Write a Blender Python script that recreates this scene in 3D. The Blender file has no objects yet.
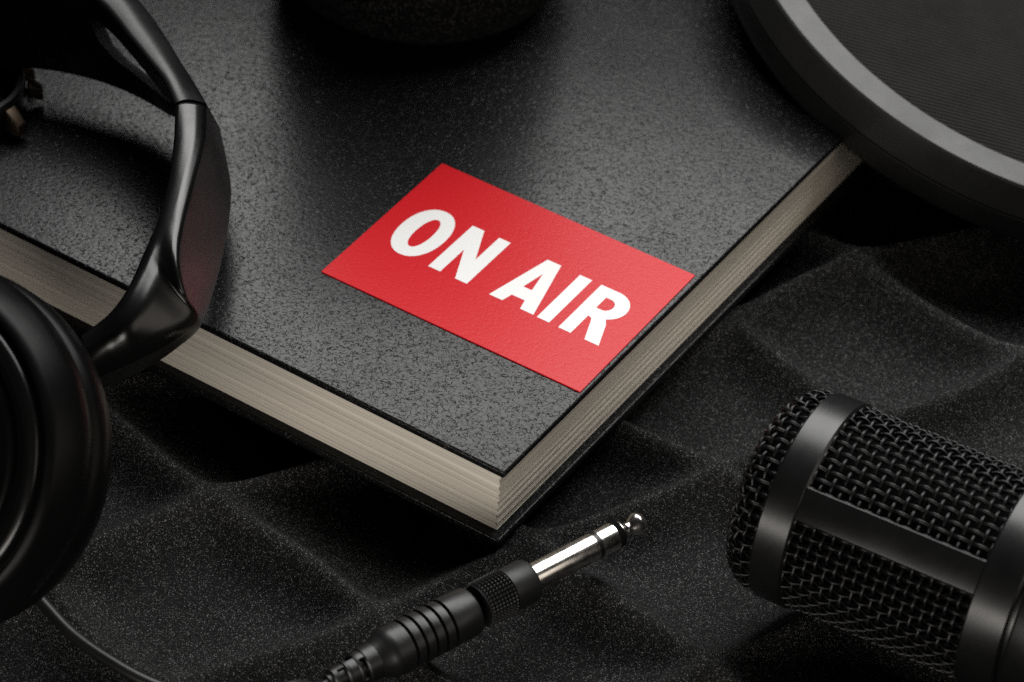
import bpy, bmesh, math, random
import numpy as np
from mathutils import Vector, Matrix
random.seed(7)
rng = np.random.default_rng(7)
SC = bpy.context.scene
COL = SC.collection
rad = math.radians

# ---------------------------------------------------------------- camera (metres)
ELEV, ROLL, DIST, FPX = 0.7070994, 0.0701740, 0.7968627, 2905.875
TOPZ = 0.0253                                   # height of the book's upper face over the foam crests
W, H = 1024, 682
CAM = np.array([0.0, -DIST * math.cos(ELEV), DIST * math.sin(ELEV) + TOPZ])
FWD = np.array([0.0, math.cos(ELEV), -math.sin(ELEV)])
_r = np.array([1.0, 0, 0]); _u = np.cross(_r, FWD)
RT = math.cos(ROLL) * _r + math.sin(ROLL) * _u
UP = -math.sin(ROLL) * _r + math.cos(ROLL) * _u

def at(x, y, zmm):
    """Point at height zmm (millimetres) seen at photo position x, y."""
    d = FWD + RT * (x - W / 2) / FPX - UP * (y - H / 2) / FPX
    return CAM + d * (zmm * 0.001 - CAM[2]) / d[2]

cd = bpy.data.cameras.new('camera'); cam = bpy.data.objects.new('camera', cd); COL.objects.link(cam)
M = Matrix(((RT[0], UP[0], -FWD[0], CAM[0]), (RT[1], UP[1], -FWD[1], CAM[1]), (RT[2], UP[2], -FWD[2], CAM[2]), (0, 0, 0, 1)))
cam.matrix_world = M
cd.sensor_width = 36.0; cd.lens = FPX / W * 36.0
cd.clip_start = 0.05; cd.clip_end = 50
cd.dof.use_dof = True; cd.dof.focus_distance = 0.775; cd.dof.aperture_fstop = 16
SC.camera = cam

# ---------------------------------------------------------------- light
w = bpy.data.worlds.new('World'); SC.world = w; w.use_nodes = True
w.node_tree.nodes['Background'].inputs[0].default_value = (1.0, 0.97, 0.93, 1)
w.node_tree.nodes['Background'].inputs[1].default_value = 0.008

def area(name, loc, target, sx, sy, power, color):
    l = bpy.data.lights.new(name, 'AREA'); l.shape = 'RECTANGLE'; l.size = sx; l.size_y = sy
    l.energy = power; l.color = color
    o = bpy.data.objects.new(name, l); COL.objects.link(o); o.location = loc
    o.rotation_euler = (Vector(target) - Vector(loc)).to_track_quat('-Z', 'Y').to_euler()
    return o
area('softbox_lamp', (0.20, 0.70, 1.12), (0, 0.03, 0.0), 1.45, 0.90, 33.0, (1.0, 0.99, 0.975))
area('fill_lamp', (-0.15, -0.53, 0.07), (0, 0, 0.015), 0.5, 0.12, 1.75, (1.0, 0.95, 0.88))
area('side_lamp', (0.55, -0.26, 0.28), (0.0, -0.06, 0.0), 0.55, 0.30, 0.66, (1.0, 0.91, 0.81))

vs = SC.view_settings
SC.display_settings.display_device = 'sRGB'
vs.view_transform = 'Standard'; vs.look = 'None'; vs.exposure = 0; vs.gamma = 1; vs.use_curve_mapping = False
SC.render.engine = 'CYCLES'
SC.cycles.use_denoising = False
SC.cycles.max_bounces = 8
SC.cycles.caustics_reflective = False

# ---------------------------------------------------------------- helpers
def link(name, me, mat=None, parent=None, smooth=True):
    o = bpy.data.objects.new(name, me); COL.objects.link(o)
    if mat is not None:
        me.materials.clear(); me.materials.append(mat)
    if smooth:
        me.polygons.foreach_set('use_smooth', [True] * len(me.polygons))
    if parent is not None: o.parent = parent
    return o

def tag(o, label=None, cat=None, group=None, kind=None):
    for k, v in (('label', label), ('category', cat), ('group', group), ('kind', kind)):
        if v: o[k] = v
    return o

def empty(name, loc, label, cat, group=None):
    o = bpy.data.objects.new(name, None); COL.objects.link(o); o.location = loc; o.empty_display_size = 0.01
    return tag(o, label, cat, group)

def mesh(name, verts, faces, mat=None, parent=None, smooth=True, auto=None):
    """Vertices are world coordinates; a parent's location is subtracted."""
    off = np.array(parent_loc(parent))
    me = bpy.data.meshes.new(name)
    me.from_pydata([tuple(np.asarray(v, float) - off) for v in verts], [], [tuple(int(i) for i in f) for f in faces])
    me.validate(); me.update()
    bm = bmesh.new(); bm.from_mesh(me); bmesh.ops.recalc_face_normals(bm, faces=bm.faces); bm.to_mesh(me); bm.free()
    o = link(name, me, mat, parent, smooth)
    if auto is not None:
        me.set_sharp_from_angle(angle=rad(auto))
    return o

def parent_loc(p):
    v = Vector((0, 0, 0))
    while p is not None:
        v = v + p.location; p = p.parent
    return v

def frame(n):
    n = np.asarray(n, float); n = n / np.linalg.norm(n)
    h = np.array([0, 0, 1.0]) if abs(n[2]) < 0.9 else np.array([1.0, 0, 0])
    a = np.cross(h, n); a /= np.linalg.norm(a); b = np.cross(n, a)
    return n, a, b

def lathe(profile, org, axis, seg=96, closed=False, rmod=None):
    """profile: list of (r, s); s along the axis."""
    n, a, b = frame(axis); org = np.asarray(org, float)
    V, F = [], []
    k = len(profile)
    th = np.linspace(0, 2 * math.pi, seg, endpoint=False)
    for i, (r, s) in enumerate(profile):
        for j, t in enumerate(th):
            rr = r if rmod is None else rmod(r, s, t, i, j)
            V.append(org + n * s + rr * (math.cos(t) * a + math.sin(t) * b))
    for i in range(k if closed else k - 1):
        i2 = (i + 1) % k
        for j in range(seg):
            j2 = (j + 1) % seg
            F.append((i * seg + j, i * seg + j2, i2 * seg + j2, i2 * seg + j))
    if not closed:
        if profile[0][0] > 1e-5: F.append(tuple(range(seg - 1, -1, -1)))
        if profile[-1][0] > 1e-5: F.append(tuple((k - 1) * seg + j for j in range(seg)))
    return V, F

def tube(pts, r, seg=10, caps=True):
    pts = np.asarray(pts, float); n = len(pts)
    tan = np.gradient(pts, axis=0); tan /= np.linalg.norm(tan, axis=1)[:, None]
    up = np.array([0, 0, 1.0]); V, F = [], []
    rr = np.full(n, r) if np.isscalar(r) else np.asarray(r)
    for i in range(n):
        a = np.cross(tan[i], up)
        if np.linalg.norm(a) < 1e-4: a = np.array([1.0, 0, 0])
        a /= np.linalg.norm(a); b = np.cross(a, tan[i])
        for j in range(seg):
            t = 2 * math.pi * j / seg
            V.append(pts[i] + rr[i] * (math.cos(t) * a + math.sin(t) * b))
    for i in range(n - 1):
        for j in range(seg):
            j2 = (j + 1) % seg
            F.append((i * seg + j, i * seg + j2, (i + 1) * seg + j2, (i + 1) * seg + j))
    if caps:
        F.append(tuple(range(seg - 1, -1, -1))); F.append(tuple((n - 1) * seg + j for j in range(seg)))
    return V, F

def join(*parts):
    V, F = [], []
    for v, f in parts:
        o = len(V); V += list(v); F += [tuple(i + o for i in q) for q in f]
    return V, F

def catmull(P, k=10):
    P = np.asarray(P, float); out = []
    for i in range(len(P) - 1):
        p0 = P[max(i - 1, 0)]; p1 = P[i]; p2 = P[i + 1]; p3 = P[min(i + 2, len(P) - 1)]
        for t in np.linspace(0, 1, k, endpoint=False):
            out.append(0.5 * ((2 * p1) + (-p0 + p2) * t + (2 * p0 - 5 * p1 + 4 * p2 - p3) * t * t + (-p0 + 3 * p1 - 3 * p2 + p3) * t ** 3))
    out.append(P[-1]); return np.array(out)

def bevel_mod(o, w, seg=2, ang=30):
    m = o.modifiers.new('bevel', 'BEVEL'); m.width = w; m.segments = seg; m.limit_method = 'ANGLE'; m.angle_limit = rad(ang)
    return o

# ---------------------------------------------------------------- materials
def mat(name, color, rough=0.5, spec=0.5, metal=0.0, coat=0.0, coat_rough=0.1):
    m = bpy.data.materials.new(name); m.use_nodes = True
    b = m.node_tree.nodes['Principled BSDF']
    b.inputs['Base Color'].default_value = (*color, 1); b.inputs['Roughness'].default_value = rough
    b.inputs['Specular IOR Level'].default_value = spec; b.inputs['Metallic'].default_value = metal
    b.inputs['Coat Weight'].default_value = coat; b.inputs['Coat Roughness'].default_value = coat_rough
    return m, m.node_tree, b

def node(t, kind, **inp):
    n = t.nodes.new(kind)
    for k, v in inp.items():
        n.inputs[k.replace('_', ' ')].default_value = v
    return n

def coords(t, scale=(1, 1, 1)):
    tc = t.nodes.new('ShaderNodeTexCoord'); mp = t.nodes.new('ShaderNodeMapping')
    mp.inputs['Scale'].default_value = scale
    t.links.new(tc.outputs['Object'], mp.inputs['Vector']); return mp.outputs['Vector']

def ramp(t, fac, stops):
    r = t.nodes.new('ShaderNodeValToRGB'); e = r.color_ramp.elements
    e[0].position, e[1].position = stops[0][0], stops[-1][0]
    c = lambda v: (*((v, v, v) if np.isscalar(v) else v), 1)
    e[0].color = c(stops[0][1]); e[1].color = c(stops[-1][1])
    for p, v in stops[1:-1]:
        q = e.new(p); q.color = c(v)
    t.links.new(fac, r.inputs['Fac']); return r.outputs['Color']

def bump(t, b, height, dist, strength=1.0, chain=None):
    n = t.nodes.new('ShaderNodeBump'); n.inputs['Distance'].default_value = dist; n.inputs['Strength'].default_value = strength
    t.links.new(height, n.inputs['Height'])
    if chain is not None: t.links.new(chain, n.inputs['Normal'])
    t.links.new(n.outputs['Normal'], b.inputs['Normal']); return n.outputs['Normal']

# leatherette
LEATHER, t, b = mat('black_leatherette', (0.005, 0.005, 0.0053), 0.3, 0.26)
v = coords(t)
n1 = node(t, 'ShaderNodeTexNoise', Scale=860.0, Detail=0.8, Roughness=0.5, Distortion=0.7); t.links.new(v, n1.inputs['Vector'])
nb = node(t, 'ShaderNodeTexNoise', Scale=820.0, Detail=0.6, Roughness=0.5); t.links.new(v, nb.inputs['Vector'])
def mth(op, a, b_=None):
    q = t.nodes.new('ShaderNodeMath'); q.operation = op
    for k_, val in enumerate((a, b_)):
        if val is None: continue
        if isinstance(val, (int, float)): q.inputs[k_].default_value = val
        else: t.links.new(val, q.inputs[k_])
    return q.outputs[0]
crease = mth('ABSOLUTE', mth('SUBTRACT', n1.outputs['Fac'], 0.5))                      # worm-like creases of the grain
open_ = ramp(t, nb.outputs['Fac'], [(0.42, 0.0), (0.60, 1.0)])                          # broken up so that plateaus stay
cre = mth('MAXIMUM', ramp(t, crease, [(0.0, 0.0), (0.05, 1.0)]), mth('MULTIPLY', open_, 0.75))
hgt = mth('ADD', cre, mth('MULTIPLY', nb.outputs['Fac'], 0.45))
bump(t, b, hgt, 0.00012, 0.75)
n2 = node(t, 'ShaderNodeTexNoise', Scale=35.0, Detail=4.0); t.links.new(v, n2.inputs['Vector'])
t.links.new(ramp(t, n2.outputs['Fac'], [(0.3, 0.25), (0.7, 0.31)]), b.inputs['Roughness'])

LEATHER_EDGE, t, b = mat('black_board_edge', (0.010, 0.010, 0.010), 0.45, 0.4)
v = coords(t); n1 = node(t, 'ShaderNodeTexNoise', Scale=900.0, Detail=2.0); t.links.new(v, n1.inputs['Vector'])
bump(t, b, n1.outputs['Fac'], 0.0002, 0.7)

# pages: tone changes from leaf to leaf (height), faint fibre streaks
PAPER, t, b = mat('cream_page_edges', (0.5, 0.46, 0.4), 0.75, 0.25)
v = coords(t, (0.8, 0.8, 1200.0))
n1 = node(t, 'ShaderNodeTexNoise', Scale=1.0, Detail=3.0, Roughness=0.7); t.links.new(v, n1.inputs['Vector'])
v2 = coords(t, (0.4, 0.4, 520.0))
n2 = node(t, 'ShaderNodeTexNoise', Scale=1.0, Detail=1.0); t.links.new(v2, n2.inputs['Vector'])
m3 = t.nodes.new('ShaderNodeMix'); m3.data_type = 'RGBA'; m3.blend_type = 'MULTIPLY'; m3.inputs[0].default_value = 1
t.links.new(ramp(t, n1.outputs['Fac'], [(0.25, (0.60, 0.545, 0.465)), (0.5, (0.77, 0.71, 0.62)), (0.75, (0.87, 0.82, 0.73))]), m3.inputs[6])
t.links.new(ramp(t, n2.outputs['Fac'], [(0.32, 0.66), (0.48, 0.86), (0.60, 0.90), (0.66, 1.0)]), m3.inputs[7])
t.links.new(m3.outputs[2], b.inputs['Base Color'])
bump(t, b, n1.outputs['Fac'], 0.00008, 0.4)

# card
RED, t, b = mat('red_printed_card', (0.57, 0.007, 0.013), 0.36, 0.25)
v = coords(t); n1 = node(t, 'ShaderNodeTexNoise', Scale=800.0, Detail=2.0, Distortion=0.6); t.links.new(v, n1.inputs['Vector'])
bump(t, b, ramp(t, n1.outputs['Fac'], [(0.36, 0.0), (0.5, 1.0)]), 0.00003, 0.5)
WHITE, t, b = mat('white_ink', (0.82, 0.82, 0.81), 0.45, 0.4)
v = coords(t); n1 = node(t, 'ShaderNodeTexNoise', Scale=900.0, Detail=2.0); t.links.new(v, n1.inputs['Vector'])
bump(t, b, n1.outputs['Fac'], 0.00002, 0.4)

# open-cell foam; glints of the cell walls put into the colour as pale specks
FOAM, t, b = mat('charcoal_foam', (0.012, 0.012, 0.012), 0.6, 0.13)
v = coords(t)
wn = node(t, 'ShaderNodeTexVoronoi', Scale=4900.0); wn.feature = 'F1'; t.links.new(v, wn.inputs['Vector'])
n1 = node(t, 'ShaderNodeTexNoise', Scale=2800.0, Detail=2.0, Roughness=0.7); t.links.new(v, n1.inputs['Vector'])
sep = t.nodes.new('ShaderNodeSeparateColor'); t.links.new(wn.outputs['Color'], sep.inputs['Color'])
t.links.new(ramp(t, sep.outputs[0], [(0.0, 0.0006), (0.5, 0.0020), (0.76, 0.008), (0.91, 0.030), (1.0, 0.19)]), b.inputs['Base Color'])
bump(t, b, n1.outputs['Fac'], 0.0005, 0.8)

FOAMBALL, t, b = mat('dense_black_foam', (0.012, 0.011, 0.012), 0.9, 0.06)
v = coords(t)
wn = node(t, 'ShaderNodeTexVoronoi', Scale=1500.0); t.links.new(v, wn.inputs['Vector'])
sep = t.nodes.new('ShaderNodeSeparateColor'); t.links.new(wn.outputs['Color'], sep.inputs['Color'])
t.links.new(ramp(t, sep.outputs[0], [(0.0, 0.002), (0.7, 0.005), (1.0, 0.028)]), b.inputs['Base Color'])
bump(t, b, wn.outputs['Distance'], 0.0005, 0.8)

def plastic(name, c, rough, scale=1500.0, bd=0.00002, spec=0.5, coat=0.0):
    m, t, b = mat(name, (c, c, c * 1.02), rough, spec, 0.0, coat)
    v = coords(t); n1 = node(t, 'ShaderNodeTexNoise', Scale=scale, Detail=2.0); t.links.new(v, n1.inputs['Vector'])
    bump(t, b, n1.outputs['Fac'], bd, 0.5)
    n2 = node(t, 'ShaderNodeTexNoise', Scale=60.0, Detail=5.0, Roughness=0.65); t.links.new(v, n2.inputs['Vector'])
    t.links.new(ramp(t, n2.outputs['Fac'], [(0.3, rough * 0.85), (0.7, rough * 1.15)]), b.inputs['Roughness'])
    return m
GLOSS = plastic('glossy_black_plastic', 0.003, 0.24, bd=0.00001, spec=0.42)
SATIN = plastic('satin_black_plastic', 0.004, 0.36)
MATTE = plastic('matte_black_plastic', 0.005, 0.5, spec=0.35)
RUBBER = plastic('black_rubber', 0.004, 0.40, 1200.0, 0.00004, spec=0.4)
RIMPLASTIC = plastic('satin_rim_plastic', 0.022, 0.42, 2500.0, 0.00002)
PAINTED = plastic('black_painted_metal', 0.004, 0.32, 3000.0, 0.00002, spec=0.42)
WIRE = plastic('black_wire', 0.004, 0.36, 2500.0, 0.00002, spec=0.3)
LINING, _, _ = mat('dark_lining', (0.004, 0.004, 0.004), 0.95, 0.05)

CHROME, t, b = mat('polished_nickel', (0.78, 0.745, 0.70), 0.2, 0.5, 1.0)
v = coords(t); n1 = node(t, 'ShaderNodeTexNoise', Scale=400.0, Detail=3.0); t.links.new(v, n1.inputs['Vector'])
t.links.new(ramp(t, n1.outputs['Fac'], [(0.3, 0.17), (0.7, 0.25)]), b.inputs['Roughness'])
BRASS, t, b = mat('dull_brass', (0.10, 0.075, 0.055), 0.5, 0.5, 1.0)

# mesh screen: knitted rows
SCREEN, t, b = mat('black_nylon_screen', (0.02, 0.02, 0.019), 0.9, 0.03)
v = coords(t)
nw = node(t, 'ShaderNodeTexNoise', Scale=90.0, Detail=3.0); t.links.new(v, nw.inputs['Vector'])
wv = node(t, 'ShaderNodeTexWave', Scale=215.0, Distortion=0.5, Detail=1.0, Detail_Scale=3.0); wv.bands_direction = 'Y'; t.links.new(v, wv.inputs['Vector'])
wx = node(t, 'ShaderNodeTexWave', Scale=330.0, Distortion=0.5, Detail=1.0, Detail_Scale=3.0); wx.bands_direction = 'X'; t.links.new(v, wx.inputs['Vector'])
mm = t.nodes.new('ShaderNodeMath'); mm.operation = 'MULTIPLY_ADD'; mm.inputs[1].default_value = 0.35
t.links.new(wx.outputs['Fac'], mm.inputs[0]); t.links.new(wv.outputs['Fac'], mm.inputs[2])
m2 = t.nodes.new('ShaderNodeMath'); m2.operation = 'MULTIPLY'; t.links.new(mm.outputs[0], m2.inputs[0]); t.links.new(ramp(t, nw.outputs['Fac'], [(0.3, 0.75), (0.7, 1.0)]), m2.inputs[1])
t.links.new(ramp(t, m2.outputs[0], [(0.1, 0.003), (0.45, (0.018, 0.0175, 0.0165)), (1.0, (0.030, 0.0293, 0.0275))]), b.inputs['Base Color'])
bump(t, b, mm.outputs[0], 0.0004, 0.8)

# ---------------------------------------------------------------- measured placements
BK_A = np.array([0.85735, -0.51473, 0.0]); BK_B = np.array([0.51473, 0.85735, 0.0])     # book axes: along the tail, along the fore edge
BK_C = np.array([0.00033, -0.05300, 0.0])                                              # near corner of the boards
MIC_P = np.array([0.0766, -0.0569, 0.0288]); MIC_D = np.array([1, -0.5265, 0.012]); MIC_D /= np.linalg.norm(MIC_D); MIC_R = 0.0284
PL_A = at(330, 683, 6.8); PL_B = at(643, 520.5, 6.3); PL_D = (PL_B - PL_A) / np.linalg.norm(PL_B - PL_A)
PL_L = float(np.linalg.norm(PL_B - PL_A))
CUP_N = np.array([-0.36, -0.70, 0.62]); CUP_N /= np.linalg.norm(CUP_N)
CUP_C = at(-108, 449, 57)

# ---------------------------------------------------------------- foam
def foam_height(x, y):
    """Egg-crate foam: crests at z = 0, square hollows between them."""
    wx = 0.0022 * np.sin(x * 61 + 1.3) + 0.0016 * np.sin(y * 83 + x * 20)
    wy = 0.0022 * np.sin(y * 57 + 0.4) + 0.0016 * np.sin(x * 71 - y * 25)
    X, Y = x + wx + 0.076, y + wy + 0.040
    det = 0.0452 * -0.038 - 0.043 * 0.0302
    u = (X * -0.038 - 0.043 * Y) / det; v = (0.0452 * Y - 0.0302 * X) / det
    du = np.abs(u - np.round(u)); dv = np.abs(v - np.round(v))
    k = 0.05
    mn = -np.log(np.exp(-du / k) + np.exp(-dv / k)) * k + k * math.log(2)      # smooth minimum
    t = np.sqrt(np.maximum(mn, 0) ** 2 + 0.0055) - math.sqrt(0.0055)
    node_ = np.exp(-(du ** 2 + dv ** 2) / 0.02)
    h = -0.095 * 0.155 * np.tanh(t / 0.155) - 0.0016 + 0.0012 * node_
    h += 0.0006 * np.sin(x * 37 + y * 29)
    return np.minimum(h, -0.0004)

def dented(x, y):
    h = foam_height(x, y)
    # pressed down under the microphone, the plug and the cup
    q = (x - MIC_P[0]) * MIC_D[0] + (y - MIC_P[1]) * MIC_D[1]
    c = (x - MIC_P[0]) * MIC_D[1] - (y - MIC_P[1]) * MIC_D[0]
    under = np.clip(MIC_R ** 2 - c ** 2, 0, None)
    lim = MIC_P[2] + MIC_D[2] * q - np.sqrt(under) - 0.0006
    h = np.where((np.abs(c) < MIC_R) & (q > -0.02) & (q < 0.14), np.minimum(h, lim), h)
    qa = -((x - BK_C[0]) * BK_A[0] + (y - BK_C[1]) * BK_A[1]); qb = (x - BK_C[0]) * BK_B[0] + (y - BK_C[1]) * BK_B[1]
    out = np.maximum(np.maximum(-qa, qa - 0.3), np.maximum(-qb, qb - 0.288))          # distance outside the book's footprint
    press = -0.0026 + np.clip(out - 0.001, 0, None) * 0.35
    h = np.minimum(h, press)
    return h

def axis_lines(lo, hi, inner_lo, inner_hi, fine, n):
    a = np.arange(inner_lo, inner_hi, fine)
    return np.concatenate([inner_lo - (inner_lo - lo) * np.linspace(1, 0, n, endpoint=False) ** 1.6, a, inner_hi + (hi - inner_hi) * np.linspace(0, 1, n) ** 1.6])
gx = axis_lines(-0.9, 0.9, -0.24, 0.26, 0.0014, 90); gy = axis_lines(-0.8, 1.3, -0.16, 0.22, 0.0014, 90)
X, Y = np.meshgrid(gx, gy)
Z = dented(X, Y)
me = bpy.data.meshes.new('ground')
nx, ny = len(gx), len(gy)
V = np.stack([X, Y, Z], -1).reshape(-1, 3)
idx = np.arange(nx * ny).reshape(ny, nx)
F = np.stack([idx[:-1, :-1], idx[:-1, 1:], idx[1:, 1:], idx[1:, :-1]], -1).reshape(-1, 4)
me.from_pydata(V.tolist(), [], F.tolist()); me.update()
g = link('ground', me, FOAM)
tag(g, 'dark grey egg-crate foam sheet with painted sparkle under everything', None, kind='structure')

# ---------------------------------------------------------------- book
book = empty('hardcover_book', tuple(BK_C), 'thick black hardcover book with cream pages lying on the foam', 'book')
BL, BW = 0.300, 0.285           # extent away from the near corner along -A and along B
T_TOP, T_BOT, TH, ZB = 0.0024, 0.0026, TOPZ, -0.0022

def slab(z0, z1, a0, a1, b0, b1):
    P = []
    for z in (z0, z1):
        for a_, b_ in ((a0, b0), (a1, b0), (a1, b1), (a0, b1)):
            P.append(BK_C - BK_A * a_ + BK_B * b_ + np.array([0, 0, z]))
    return P, [(0, 1, 2, 3), (4, 5, 6, 7), (0, 1, 5, 4), (1, 2, 6, 5), (2, 3, 7, 6), (3, 0, 4, 7)]

def board(name, z0, z1):
    o = mesh(name, *slab(z0, z1, 0, BL, 0, BW), LEATHER, book, smooth=True)
    return bevel_mod(o, 0.0007, 3)
board('front_cover', TH - T_TOP, TH); board('back_cover', ZB, ZB + T_BOT)
o = mesh('spine', *slab(ZB, TH, -0.0002, BL + 0.0002, BW + 0.0002, BW + 0.0030), LEATHER, book); bevel_mod(o, 0.0012, 3)
# page block: gatherings of leaves, each a little in or out of line
parts = []; z = ZB + T_BOT + 0.0001
zs = [z]
while z < TH - T_TOP - 0.0001:
    z = min(z + random.uniform(0.00022, 0.0005), TH - T_TOP - 0.0001); zs.append(z)
for i in range(len(zs) - 1):
    sg = (zs[i] / 0.0027) % 1.0                                  # place within its gathering
    ia = 0.0027 + 0.0008 * sg ** 1.5 + random.uniform(-0.00012, 0.00012); ib = 0.0030 + 0.0002 * sg + random.uniform(-0.00008, 0.00008)
    P, Fc = slab(zs[i], zs[i + 1] + 0.00001, ia, BL - 0.003, ib, BW)
    parts.append((P, Fc))
mesh('page_block', *join(*parts), PAPER, book, smooth=False)

# ---------------------------------------------------------------- card
ca = -0.527888; CU = np.array([math.cos(ca), math.sin(ca), 0]); CV = np.array([-math.sin(ca), math.cos(ca), 0])
CC = np.array([-0.0022658, 0.0288943, TOPZ + 0.00005])
card = empty('on_air_card', tuple(CC), 'red card printed ON AIR in white capitals lying on the book cover', 'card')
TCARD = 0.00042
def cpt(u, v_, z): return CC + CU * u * 0.001 + CV * v_ * 0.001 + np.array([0, 0, z])
cs = [(-43.5, 31.1), (43.1, 30.7), (43.0, -31.0), (-42.7, -30.95)]
P = [cpt(u, v_, 0) for u, v_ in cs] + [cpt(u, v_, TCARD) for u, v_ in cs]
o = mesh('card_sheet', P, [(0, 1, 2, 3), (4, 5, 6, 7), (0, 1, 5, 4), (1, 2, 6, 5), (2, 3, 7, 6), (3, 0, 4, 7)], RED, card, smooth=False)
bevel_mod(o, 0.0001, 2)

def arc(cx, cy, rx, ry, t0, t1, n, e=1.0):
    out = []
    for t_ in np.linspace(rad(t0), rad(t1), n):
        c_, s_ = math.cos(t_), math.sin(t_)
        out.append((cx + rx * math.copysign(abs(c_) ** e, c_), cy + ry * math.copysign(abs(s_) ** e, s_)))
    return out
letters = []
letters.append(([arc(-29.5, 0.5, 7.25, 11.85, 0, 352, 45, 0.93), arc(-29.15, 0.5, 2.6, 7.3, 0, 352, 45, 0.93)]))
letters.append([[(-19.9, 11.7), (-15.9, 11.7), (-10.75, -0.7), (-10.75, 11.6), (-6.8, 11.6), (-6.8, -11.15), (-10.75, -11.15), (-15.85, 1.1), (-15.85, -11.1), (-19.9, -11.1)]])
letters.append([[(5.75, 11.5), (10.3, 11.5), (15.5, -11.4), (11.1, -11.4), (10.25, -7.6), (5.95, -7.6), (5.1, -11.25), (0.7, -11.25)], [(8.1, 5.3), (9.45, -2.7), (6.6, -2.7)]])
letters.append([[(16.75, 11.2), (20.8, 11.2), (20.8, -11.6), (16.75, -11.6)]])
R_out = [(23.9, 11.1)] + [(29.6, 11.1)] + arc(29.9, 4.6, 6.2, 6.5, 88, -62, 22) + [(33.35, -2.0), (34.1, -3.2), (37.05, -11.85), (32.45, -11.85), (29.8, -4.2), (29.2, -2.95), (28.2, -2.55), (27.95, -2.55), (27.95, -11.8), (23.9, -11.8)]
R_in = [(27.95, 7.05), (29.6, 7.05)] + arc(29.6, 4.35, 2.35, 2.7, 85, -85, 12) + [(27.95, 1.65)]
letters.append([R_out, R_in])
cu = bpy.data.curves.new('lettering', 'CURVE'); cu.dimensions = '2D'; cu.fill_mode = 'BOTH'
for L in letters:
    for loop in L:
        s = cu.splines.new('POLY'); s.points.add(len(loop) - 1); s.use_cyclic_u = True
        for q, (u, v_) in zip(s.points, loop): q.co = (u, v_, 0, 1)
tmp = bpy.data.objects.new('lettering_outline', cu); COL.objects.link(tmp)
bpy.context.view_layer.update()
me = bpy.data.meshes.new_from_object(tmp.evaluated_get(bpy.context.evaluated_depsgraph_get()))
vv = [cpt(q.co.x, q.co.y, TCARD + 0.00003) for q in me.vertices]; ff = [tuple(p_.vertices) for p_ in me.polygons]
bpy.data.objects.remove(tmp); bpy.data.curves.remove(cu)
letter = mesh('lettering', vv, ff, WHITE, card, smooth=False)
if sum(p_.normal.z for p_ in letter.data.polygons) < 0: letter.data.flip_normals()

# ---------------------------------------------------------------- foam windscreen standing on the book
DR = 0.0500
dc = np.array([-0.037, 0.1232 + DR, TOPZ + 0.0003])
prof = [(0.0, 0.0), (DR - 0.020, 0.0)] + [(DR - 0.020 + 0.020 * math.sin(a_), 0.024 - 0.024 * math.cos(a_)) for a_ in np.linspace(0.15, math.pi / 2, 9)] \
     + [(DR, 0.12)] + [(DR - 0.016 + 0.016 * math.cos(a_), 0.152 + 0.016 * math.sin(a_)) for a_ in np.linspace(0, math.pi / 2 - 0.1, 9)] + [(0.0, 0.1685)]
ws = mesh('foam_windscreen', *[np.array(lathe(prof, (0, 0, 0), (0, 0, 1))[0]), lathe(prof, (0, 0, 0), (0, 0, 1))[1]], FOAMBALL, None, auto=60)
ws.location = tuple(dc)
tag(ws, 'black speckled foam windscreen with rounded base standing on the book', 'windscreen')

# ---------------------------------------------------------------- pop filter
PR = 0.1085
pn = np.array([0.2222, -0.1499, 1.0]); pn /= np.linalg.norm(pn)
pc = np.array([0.1663, 0.1885, 0.0403])
pop = empty('pop_filter', tuple(pc), 'large round pop filter with grey rim and black mesh leaning over the book edge', 'pop filter')
RW_, RH_ = 0.0103, 0.0222
up_prof = [(PR - RW_, -0.003), (PR - RW_, -0.0004), (PR - RW_ + 0.0004, 0.0), (PR - 0.0006, 0.0), (PR, -0.0007), (PR + 0.0004, -0.004), (PR + 0.0003, -0.0118), (PR - 0.0003, -0.0125), (PR - RW_ + 0.002, -0.0125)]
lo_prof = [(PR - RW_ + 0.002, -0.0127), (PR - 0.0001, -0.0127), (PR + 0.0002, -0.0131), (PR + 0.0002, -0.0180), (PR - 0.0004, -0.0208), (PR - 0.0016, -RH_), (PR - RW_ + 0.001, -RH_), (PR - RW_, -0.0212)]
mesh('front_rim', *lathe(up_prof, pc, pn, 240, closed=True), RIMPLASTIC, pop, auto=25)
mesh('back_rim', *lathe(lo_prof, pc, pn, 240, closed=True), MATTE, pop, auto=25)
rs_ = PR - RW_ + 0.0003
mesh('mesh_screen', *lathe([(0.0, -0.0010), (0.03, -0.0010), (0.06, -0.0010), (rs_, -0.0012), (rs_, -0.0024), (0.06, -0.0022), (0.0, -0.0022)], pc, pn, 160), SCREEN, pop, auto=30)
# short goose-neck stub clamped to the rim's far side, leading away
gd = np.array([0.75, 0.65, 0.05]); gd -= pn * (gd @ pn); gd /= np.linalg.norm(gd)
gp = pc + gd * (PR - 0.001) - pn * 0.0105
V1 = tube(catmull([gp, gp + gd * 0.03, gp + gd * 0.07 + np.array([0, 0, 0.02]), gp + gd * 0.12 + np.array([0, 0, -0.02]), gp + gd * 0.15 + np.array([0, 0, -0.07])], 10), 0.004, 12)
mesh('gooseneck', *V1, MATTE, pop)

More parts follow.
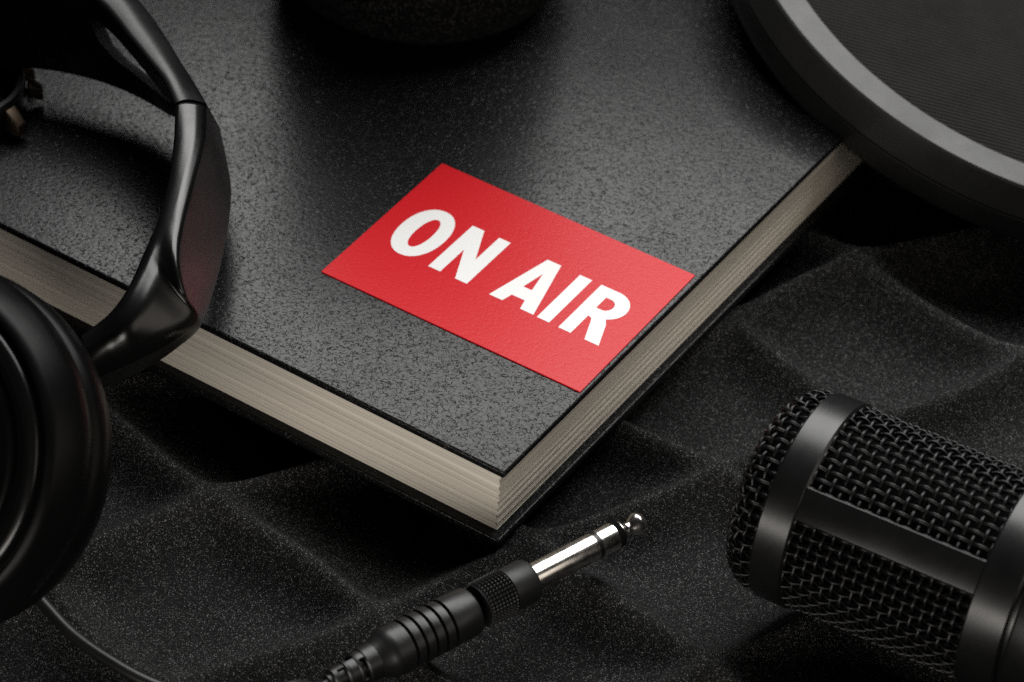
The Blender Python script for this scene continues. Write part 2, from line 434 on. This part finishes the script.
# ---------------------------------------------------------------- microphone
mic = empty('studio_microphone', (MIC_P[0], MIC_P[1], MIC_P[2] - MIC_R), 'black studio microphone with woven wire grille lying on the foam', 'microphone')
mn_, _, _ = frame(MIC_D)
e1 = np.cross(MIC_D, [0, 0, 1.0]); e1 /= np.linalg.norm(e1); e2 = np.cross(e1, MIC_D)
def mpt(s, r, th): return MIC_P + MIC_D * s + r * (math.cos(th) * e1 + math.sin(th) * e2)
S2 = 0.057; RWID = 0.0091
def ring(name, s0, s1, r, m=PAINTED):
    pr = [(r - 0.003, s0 + 0.0002), (r - 0.0006, s0), (r, s0 + 0.0006), (r, s1 - 0.0006), (r - 0.0006, s1), (r - 0.003, s1 - 0.0002)]
    return mesh(name, *lathe(pr, MIC_P, MIC_D, 160, closed=True), m, mic, auto=25)
ring('head_band', 0.0, RWID, MIC_R)
ring('collar_band', S2, S2 + 0.0105, MIC_R + 0.0002)
# body beyond the collar
mesh('body', *lathe([(0.0, S2 + 0.010), (MIC_R - 0.0018, S2 + 0.010), (MIC_R - 0.0018, S2 + 0.0115), (MIC_R - 0.0004, S2 + 0.0117), (MIC_R, S2 + 0.0125), (MIC_R, S2 + 0.085), (MIC_R - 0.004, S2 + 0.092), (0.012, S2 + 0.094), (0.0, S2 + 0.094)], MIC_P, MIC_D, 128), PAINTED, mic, auto=40)
# plain-weave grille (one woven fabric of wire)
NW = 58; PITCH = (S2 - RWID) / 18; RG = MIC_R - 0.0014; AMP = 0.00050; RWIRE = 0.00050
cells = int(round((S2 - RWID) / PITCH)); s_beg = RWID
parts = []
for j in range(NW):
    th = 2 * math.pi * j / NW
    pts = []
    for q in range(cells * 5 + 1):
        sc = q / 5.0
        r_ = RG + AMP * math.cos(math.pi * (sc + j))
        pts.append(mpt(s_beg + sc * PITCH, r_, th))
    parts.append(tube(pts, RWIRE, 6, caps=False))
for i in range(cells + 1):
    pts = []
    for q in range(NW * 5 + 1):
        tj = q / 5.0
        r_ = RG - AMP * math.cos(math.pi * (i + tj))
        pts.append(mpt(s_beg + i * PITCH, r_, 2 * math.pi * tj / NW))
    parts.append(tube(pts, RWIRE, 6, caps=False))
mesh('grille', *join(*parts), WIRE, mic)
# domed wire cap in front of the head band
def cap_prof(l):
    """arc length l from the band towards the flat end -> (r, s)"""
    a0, rf = 0.0014, 0.0075
    if l < a0: return RG, -l, 0.0
    q = (l - a0) / rf
    if q < math.pi / 2 - 0.12: return RG - rf + rf * math.cos(q), -a0 - rf * math.sin(q), q
    ql = math.pi / 2 - 0.12; ex = l - a0 - ql * rf
    return RG - rf + rf * math.cos(ql) - ex * math.sin(ql), -a0 - rf * math.sin(ql) - ex * math.cos(ql), ql
parts = []
NC = 13
for j in range(NW):
    th = 2 * math.pi * j / NW; pts = []
    for q in range((NC if j % 2 == 0 else 9) * 5 + 1):
        sc = q / 5.0; r_, s_, al = cap_prof(sc * PITCH); am = AMP * math.cos(math.pi * (sc + j))
        pts.append(mpt(s_ - am * math.sin(al), r_ + am * math.cos(al), th))
    parts.append(tube(pts, RWIRE, 6, caps=False))
for i in range(NC):
    pts = []; r0, s0, al = cap_prof(i * PITCH)
    for q in range(NW * 5 + 1):
        tj = q / 5.0; am = -AMP * math.cos(math.pi * (i + tj))
        pts.append(mpt(s0 - am * math.sin(al), r0 + am * math.cos(al), 2 * math.pi * tj / NW))
    parts.append(tube(pts, RWIRE, 6, caps=False))
mesh('grille_cap', *join(*parts), WIRE, mic)
lp = [(0.0, -0.0085), (RG - 0.011, -0.0085), (RG - 0.0045, -0.0055), (RG - 0.0018, -0.003), (RG - 0.0018, S2 + 0.002), (0.0, S2 + 0.002)]
mesh('inner_lining', *lathe(lp, MIC_P, MIC_D, 96), LINING, mic, auto=40)
# flat bars along both sides of the grille
def bar(th0, name='side_bar'):
    hw = 0.0044; V, F = [], []
    nrm = math.cos(th0) * e1 + math.sin(th0) * e2; tg = -math.sin(th0) * e1 + math.cos(th0) * e2
    c0 = MIC_P + nrm * (MIC_R - 0.00025)
    for s in (RWID - 0.0004, S2 + 0.0004):
        for a_, d_ in ((-hw, -0.0016), (hw, -0.0016), (hw, 0), (-hw, 0)):
            V.append(c0 + MIC_D * s + tg * a_ + nrm * d_)
    o = mesh(name, V, [(0, 1, 2, 3), (4, 5, 6, 7), (0, 1, 5, 4), (1, 2, 6, 5), (2, 3, 7, 6), (3, 0, 4, 7)], PAINTED, mic, smooth=True)
    return bevel_mod(o, 0.00035, 2)
bar(rad(40.8)); bar(rad(220.8))

# ---------------------------------------------------------------- plug and cable
plug = empty('headphone_plug', tuple(PL_A), 'silver tipped black headphone plug with cable lying on the foam', 'plug')
def along(px):                 # distance along the plug for a photo column
    lo, hi = -0.03, PL_L + 0.02
    for _ in range(50):
        mid = (lo + hi) / 2; q = PL_A + PL_D * mid - CAM
        x = W / 2 + FPX * (q @ RT) / (q @ FWD)
        if x < px: lo = mid
        else: hi = mid
    return lo
A_ = along
rs = 0.0038
def rev(name, prof, m, seg=64, parent=plug, auto=45, rmod=None):
    return mesh(name, *lathe(prof, PL_A, PL_D, seg, rmod=rmod), m, parent, auto=auto)
rev('sleeve', [(0, A_(528)), (rs, A_(528)), (rs, A_(592.3)), (0, A_(592.3))], CHROME)
rev('insulator', [(0, A_(592.3)), (rs - 0.0001, A_(592.3)), (rs - 0.0001, A_(596.6)), (0, A_(596.6))], RUBBER)
rev('ring_contact', [(0, A_(596.6)), (rs, A_(596.6)), (rs, A_(612.5)), (0, A_(612.5))], CHROME)
rev('insulator', [(0, A_(612.5)), (rs - 0.0001, A_(612.5)), (rs - 0.0001, A_(618)), (0, A_(618))], LINING)
tp = [(0, 618.5), (0.0033, 618.5), (0.0033, 620.5), (0.0025, 621.6), (0.0014, 623), (0.0013, 624), (0.0017, 625), (0.00185, 626.2), (0.0016, 627.8),
      (0.0020, 629.5), (0.0028, 633.5), (0.0031, 635.5), (0.00315, 636.6), (0.0030, 638.2), (0.0025, 640.6), (0.0016, 642.6), (0.0007, 643.6), (0, 643.9)]
rev('tip_contact', [(r_, A_(x_)) for r_, x_ in tp], CHROME, auto=80)
# adaptor collar: smooth nose and knurled grip
rc = 0.0061
rev('collar', [(0, A_(506)), (rc - 0.0001, A_(506)), (rc - 0.0001, A_(526)), (rc - 0.0006, A_(529)), (rc - 0.0016, A_(529.6)), (0, A_(529.6))], MATTE)
ka, kb = A_(478), A_(506.5)
kn = [(0, ka), (rc - 0.0005, ka)]
NK = 8
for q in range(NK * 8 + 1):
    kn.append((rc - 0.00005, ka + 0.0004 + (kb - ka - 0.0008) * q / (NK * 8)))
kn += [(rc - 0.0005, kb), (0, kb)]
def knurl(r, s, t, i, j):
    if r < rc - 0.0002: return r
    a1 = 0.5 + 0.5 * math.cos(t * 36); a2 = 0.5 - 0.5 * math.cos(2 * math.pi * NK * (s - ka - 0.0004) / (kb - ka - 0.0008))
    return r - 0.00060 + 0.00085 * min(1, 1.7 * a1) * min(1, 1.7 * a2)
rev('knurled_grip', kn, MATTE, seg=320, rmod=knurl)
rev('neck', [(0, A_(464)), (rc - 0.0030, A_(464)), (rc - 0.0030, A_(481)), (0, A_(481))], LINING)
# ribbed moulded barrel
rb = 0.0067
bp = [(0, A_(372)), (0.0048, A_(372)), (0.0050, A_(375)), (rb - 0.0007, A_(383)), (rb - 0.0001, A_(386)), (rb, A_(390))]
for q in range(5):
    x0 = 402 + q * 9.8
    bp += [(rb, A_(x0)), (rb - 0.0011, A_(x0 + 0.4)), (rb - 0.0011, A_(x0 + 2.7)), (rb, A_(x0 + 3.0)), (rb + 0.00008, A_(x0 + 6))]
bp += [(rb - 0.0001, A_(467)), (rb - 0.0004, A_(469.5)), (rb - 0.0010, A_(470.5)), (rb - 0.0030, A_(470.6)), (0, A_(470.6))]
rev('barrel', bp, RUBBER, seg=96, auto=35)
# strain relief: core, ribs and bridges between them
sp = [lathe([(0, A_(328)), (0.0024, A_(328)), (0.0036, A_(374)), (0, A_(374))], PL_A, PL_D, 40)]
for x0, x1, r_ in ((331, 337, 0.0034), (343, 348, 0.0039), (353, 357, 0.0043), (361, 374, 0.0048)):
    sp.append(lathe([(0, A_(x0)), (r_ - 0.0005, A_(x0)), (r_, A_(x0) + 0.0004), (r_ + 0.0001, A_(x1) - 0.0003), (r_ - 0.0003, A_(x1)), (0, A_(x1))], PL_A, PL_D, 48))
pn_, pa_, pb_ = frame(PL_D)
for x0, x1, deg, r_ in ((336, 344, 40, 0.0035), (336, 344, 220, 0.0035), (347, 354, 130, 0.0040), (347, 354, 310, 0.0040), (356, 363, 50, 0.0045), (356, 363, 230, 0.0045)):
    Vb, Fb = [], []
    angs = [rad(deg + k_) for k_ in np.linspace(-50, 50, 9)]
    for s_ in (A_(x0), A_(x1)):
        for a_ in angs:
            for rr in (0.0020, r_):
                Vb.append(PL_A + pn_ * s_ + rr * (math.cos(a_) * pa_ + math.sin(a_) * pb_))
    nA = len(angs)
    def ix(k_, a_, q_): return k_ * nA * 2 + a_ * 2 + q_
    for a_ in range(nA - 1):
        Fb += [(ix(0, a_, 1), ix(0, a_ + 1, 1), ix(1, a_ + 1, 1), ix(1, a_, 1)), (ix(0, a_, 0), ix(0, a_ + 1, 0), ix(1, a_ + 1, 0), ix(1, a_, 0)),
               (ix(0, a_, 0), ix(0, a_ + 1, 0), ix(0, a_ + 1, 1), ix(0, a_, 1)), (ix(1, a_, 0), ix(1, a_ + 1, 0), ix(1, a_ + 1, 1), ix(1, a_, 1))]
    for a_ in (0, nA - 1): Fb.append((ix(0, a_, 0), ix(0, a_, 1), ix(1, a_, 1), ix(1, a_, 0)))
    sp.append((Vb, Fb))
mesh('strain_relief', *join(*sp), RUBBER, plug, auto=35)
cab = [PL_A + PL_D * A_(332), PL_A + PL_D * A_(318) + np.array([-0.0004, 0.0006, -0.0008]), at(296, 686, 3.6), at(250, 697, 2.2), at(195, 697, 2), at(150, 683, 2), at(108, 660, 2), at(72, 634, 2), at(42, 602, 2.4), at(15, 575, 3), at(-20, 560, 3)]
mesh('cable', *tube(catmull(cab, 12), 0.00165, 14), RUBBER, plug)

# ---------------------------------------------------------------- headphones
hp = empty('headphones', (CUP_C[0], CUP_C[1], 0.0), 'black over-ear headphones lying on their side across the book corner', 'headphones')

def loft(stations, k=10, cham=0.16):
    """stations: lists of corner points [(x, y, zmm), ...]; a rounded solid along them."""
    nc = len(stations[0])
    lines = [catmull([at(*st[c]) for st in stations], k) for c in range(nc)]
    n = len(lines[0]); V, F = [], []
    per = None
    for i in range(n):
        C = [lines[c][i] for c in range(nc)]
        loop = []
        for c in range(nc):
            p_, q_, nx_ = C[c - 1], C[c], C[(c + 1) % nc]
            l1 = min(0.45, cham_len / max(np.linalg.norm(p_ - q_), 1e-6)); l2 = min(0.45, cham_len / max(np.linalg.norm(nx_ - q_), 1e-6))
            a_ = q_ + (p_ - q_) * l1; b_ = q_ + (nx_ - q_) * l2
            for t_ in (0, 0.25, 0.5, 0.75, 1):
                loop.append((1 - t_) ** 2 * a_ + 2 * t_ * (1 - t_) * q_ + t_ * t_ * b_)
        per = len(loop); V += loop
    for i in range(n - 1):
        for j in range(per):
            j2 = (j + 1) % per
            F.append((i * per + j, i * per + j2, (i + 1) * per + j2, (i + 1) * per + j))
    F.append(tuple(range(per - 1, -1, -1))); F.append(tuple((n - 1) * per + j for j in range(per)))
    return V, F
cham_len = 0.0022

ARM = [  # inner top, crest, outer ridge, outer foot, inner foot
    [(80, 330, 54), (84, 348, 53), (90, 378, 46), (93, 398, 36), (78, 388, 40)],
    [(97, 317, 56), (105, 335, 56), (115, 367, 47), (118, 386, 36), (100, 378, 40)],
    [(111, 304, 59), (125, 322, 59), (141, 356, 49), (147, 373, 38), (120, 362, 40)],
    [(126, 282, 62), (139, 299, 62), (173, 338, 51), (179, 352, 42), (150, 335, 41)],
    [(140, 251, 64), (149, 273, 64.5), (196, 317, 52.5), (203, 329, 45), (178, 300, 41)],
    [(148, 236, 65), (153, 250, 66), (184, 296, 60), (217, 290, 43), (190, 285, 39)],
    [(155, 222, 66), (159, 230, 67), (177, 264, 66), (226, 257, 42), (198, 262, 38)],
    [(162, 200, 67), (166, 205, 68), (180, 232, 68), (232, 222, 41), (206, 228, 38)],
    [(168, 173, 68), (174, 173, 69), (192, 185, 69.3), (234, 190, 41), (208, 195, 38)],
    [(172, 138, 69), (181, 135, 70), (204, 140, 70), (229, 162, 40), (205, 167, 38)],
    [(173, 106, 70), (185, 101, 70.5), (206, 105, 70), (222, 134, 39), (200, 140, 38)],
]
BAND = [
    [(173, 104, 70), (186, 98, 70.6), (206, 103, 68), (222, 132, 39), (198, 138, 38)],
    [(163, 83, 70), (175, 74, 70.6), (193, 80, 68), (208, 112, 39), (188, 124, 38)],
    [(152, 67, 70), (163, 55, 70.6), (181, 61, 68), (195, 100, 39), (170, 117, 38)],
    [(126, 35, 70), (140, 22, 70.6), (160, 26, 68), (172, 85, 39), (150, 106, 38)],
    [(100, 3, 70), (115, -12, 70.6), (137, -4, 68), (145, 70, 39), (118, 91, 38)],
    [(65, -20, 70), (78, -38, 70.6), (100, -34, 68), (105, 58, 39), (80, 79, 38)],
    [(15, -33, 69), (20, -52, 69.6), (36, -55, 67), (46, 50, 38), (30, 71, 37)],
    [(-60, -38, 68), (-60, -58, 68.6), (-55, -68, 66), (-45, 48, 37), (-50, 70, 36)],
    [(-160, -25, 67), (-168, -46, 67.6), (-172, -55, 65), (-160, 65, 36), (-160, 88, 35)],
    [(-260, 10, 66), (-272, -8, 66.6), (-280, -18, 64), (-265, 100, 35), (-262, 122, 34)],
]
band = mesh('headband', *loft(BAND, 10), SATIN, hp, auto=60)
# elongated slot through the band
slot = [(94, 25), (95, 42), (106, 59), (128, 76), (148, 92), (166, 108), (155, 84), (138, 58), (121, 37), (105, 22)]
sdir = np.array([0.10, 0.80, -0.58]); sdir /= np.linalg.norm(sdir)
base = [at(x, y, 57) for x, y in slot]
nS = len(base)
cv_ = [p_ - sdir * 0.022 for p_ in base] + [p_ + sdir * 0.03 for p_ in base]
cf_ = [tuple(range(nS)), tuple(range(2 * nS - 1, nS - 1, -1))] + [(i, (i + 1) % nS, nS + (i + 1) % nS, nS + i) for i in range(nS)]
cutter = mesh('slot_cutter', cv_, cf_, None, None, smooth=False)
bo = band.modifiers.new('slot', 'BOOLEAN'); bo.operation = 'DIFFERENCE'; bo.solver = 'EXACT'; bo.object = cutter
bpy.context.view_layer.update()
nm = bpy.data.meshes.new_from_object(band.evaluated_get(bpy.context.evaluated_depsgraph_get()))
if len(nm.polygons) > 100:
    band.modifiers.clear(); band.data = nm
else:
    band.modifiers.clear()
bpy.data.objects.remove(cutter)
cham_len = 0.0044
arm = mesh('yoke_arm', *loft(ARM, 10), GLOSS, hp, auto=60)
arm.data.materials.append(plastic('dull_panel_plastic', 0.004, 0.40, spec=1.0))
for p_ in arm.data.polygons:
    vs_ = sorted(set(v_ % 25 for v_ in p_.vertices))
    if len(p_.vertices) == 4 and vs_[0] >= 13 and vs_[-1] <= 16 and min(p_.vertices) >= 75: p_.material_index = 1

# ear cup: concentric turned shell, hinge boss, cushion
CR = 0.0480
shell = [(CR - 0.004, -0.016), (CR - 0.001, -0.0145), (CR, -0.011), (CR - 0.0005, -0.0075), (CR - 0.0030, -0.0020), (CR - 0.0042, 0.0000), (CR - 0.0052, 0.0002), (CR - 0.0060, -0.0010), (CR - 0.0066, -0.0022), (0, -0.0022)]
CUPMAT = plastic('deep_black_plastic', 0.002, 0.36, spec=0.09)
def cupmesh(nm_, prof, m, par=hp): return mesh(nm_, *lathe(prof, CUP_C, CUP_N, 160), m, par, auto=55)
cup = cupmesh('ear_cup', shell, CUPMAT)
cupmesh('trim_ring', [(CR - 0.0133, -0.0022), (CR - 0.0072, -0.0021), (CR - 0.0074, -0.0002), (CR - 0.0081, 0.0009), (CR - 0.0094, 0.0012), (CR - 0.0110, 0.0006), (CR - 0.0123, -0.0008), (CR - 0.0133, -0.0020)], GLOSS, cup)
cupmesh('outer_cap', [(CR - 0.0143, -0.0021), (CR - 0.0144, -0.0005), (CR - 0.0150, 0.0002), (CR - 0.0160, 0.0003), (CR - 0.0170, -0.0004), (CR - 0.0193, -0.0010), (0.012, -0.0004), (0, -0.0002)], CUPMAT, cup)
cupmesh('ear_cushion', [(0, -0.0165), (CR - 0.006, -0.0165), (CR - 0.0025, -0.019), (CR - 0.0018, -0.023), (CR - 0.003, -0.028), (CR - 0.008, -0.0315), (CR - 0.014, -0.0320), (CR - 0.018, -0.0285), (0, -0.028)], CUPMAT)
# the far cup of the pair, resting on the book
FAR_N = np.array([-0.25, 0.72, 0.30]); FAR_C = at(-215, 72, 72)
far = mesh('ear_cup', *lathe(shell, FAR_C, FAR_N, 96), CUPMAT, hp, auto=55)
mesh('ear_cushion', *lathe([(0, -0.0165), (CR - 0.006, -0.0165), (CR - 0.0025, -0.019), (CR - 0.0018, -0.023), (CR - 0.003, -0.028), (CR - 0.008, -0.0315), (0, -0.0315)], FAR_C, FAR_N, 96), CUPMAT, hp, auto=55)

# ---------------------------------------------------------------- shock mount glimpsed through the headband
smc = at(-44, 104, 27.5); smc[2] = TOPZ
shock = empty('shock_mount', tuple(smc), 'dark ring shock mount with small brass clips lying on the book inside the headband', 'shock mount')
mesh('ring', *lathe([(0.0185, 0.0003), (0.0205, 0.0003), (0.0208, 0.002), (0.0208, 0.010), (0.0203, 0.0115), (0.0188, 0.0115), (0.0185, 0.010)], smc, (0, 0, 1), 120, closed=True), PAINTED, shock, auto=40)
for deg in (62, 38, 14, 110, -30, 150):
    c_, s_ = math.cos(rad(deg)), math.sin(rad(deg))
    P0 = smc + np.array([c_, s_, 0]) * 0.0212; tg = np.array([-s_, c_, 0]); V = []
    for r_, hw, z0, z1 in ((0, 0.0022, 0.004, 0.010), (0.0045, 0.0016, 0.002, 0.006)):
        for a_, z_ in ((-hw, z0), (hw, z0), (hw, z1), (-hw, z1)):
            V.append(P0 + np.array([c_, s_, 0]) * r_ + tg * a_ + np.array([0, 0, z_]))
    o = mesh('clip', V, [(0, 1, 2, 3), (4, 5, 6, 7), (0, 1, 5, 4), (1, 2, 6, 5), (2, 3, 7, 6), (3, 0, 4, 7)], BRASS, shock, smooth=True)
    bevel_mod(o, 0.0004, 2)
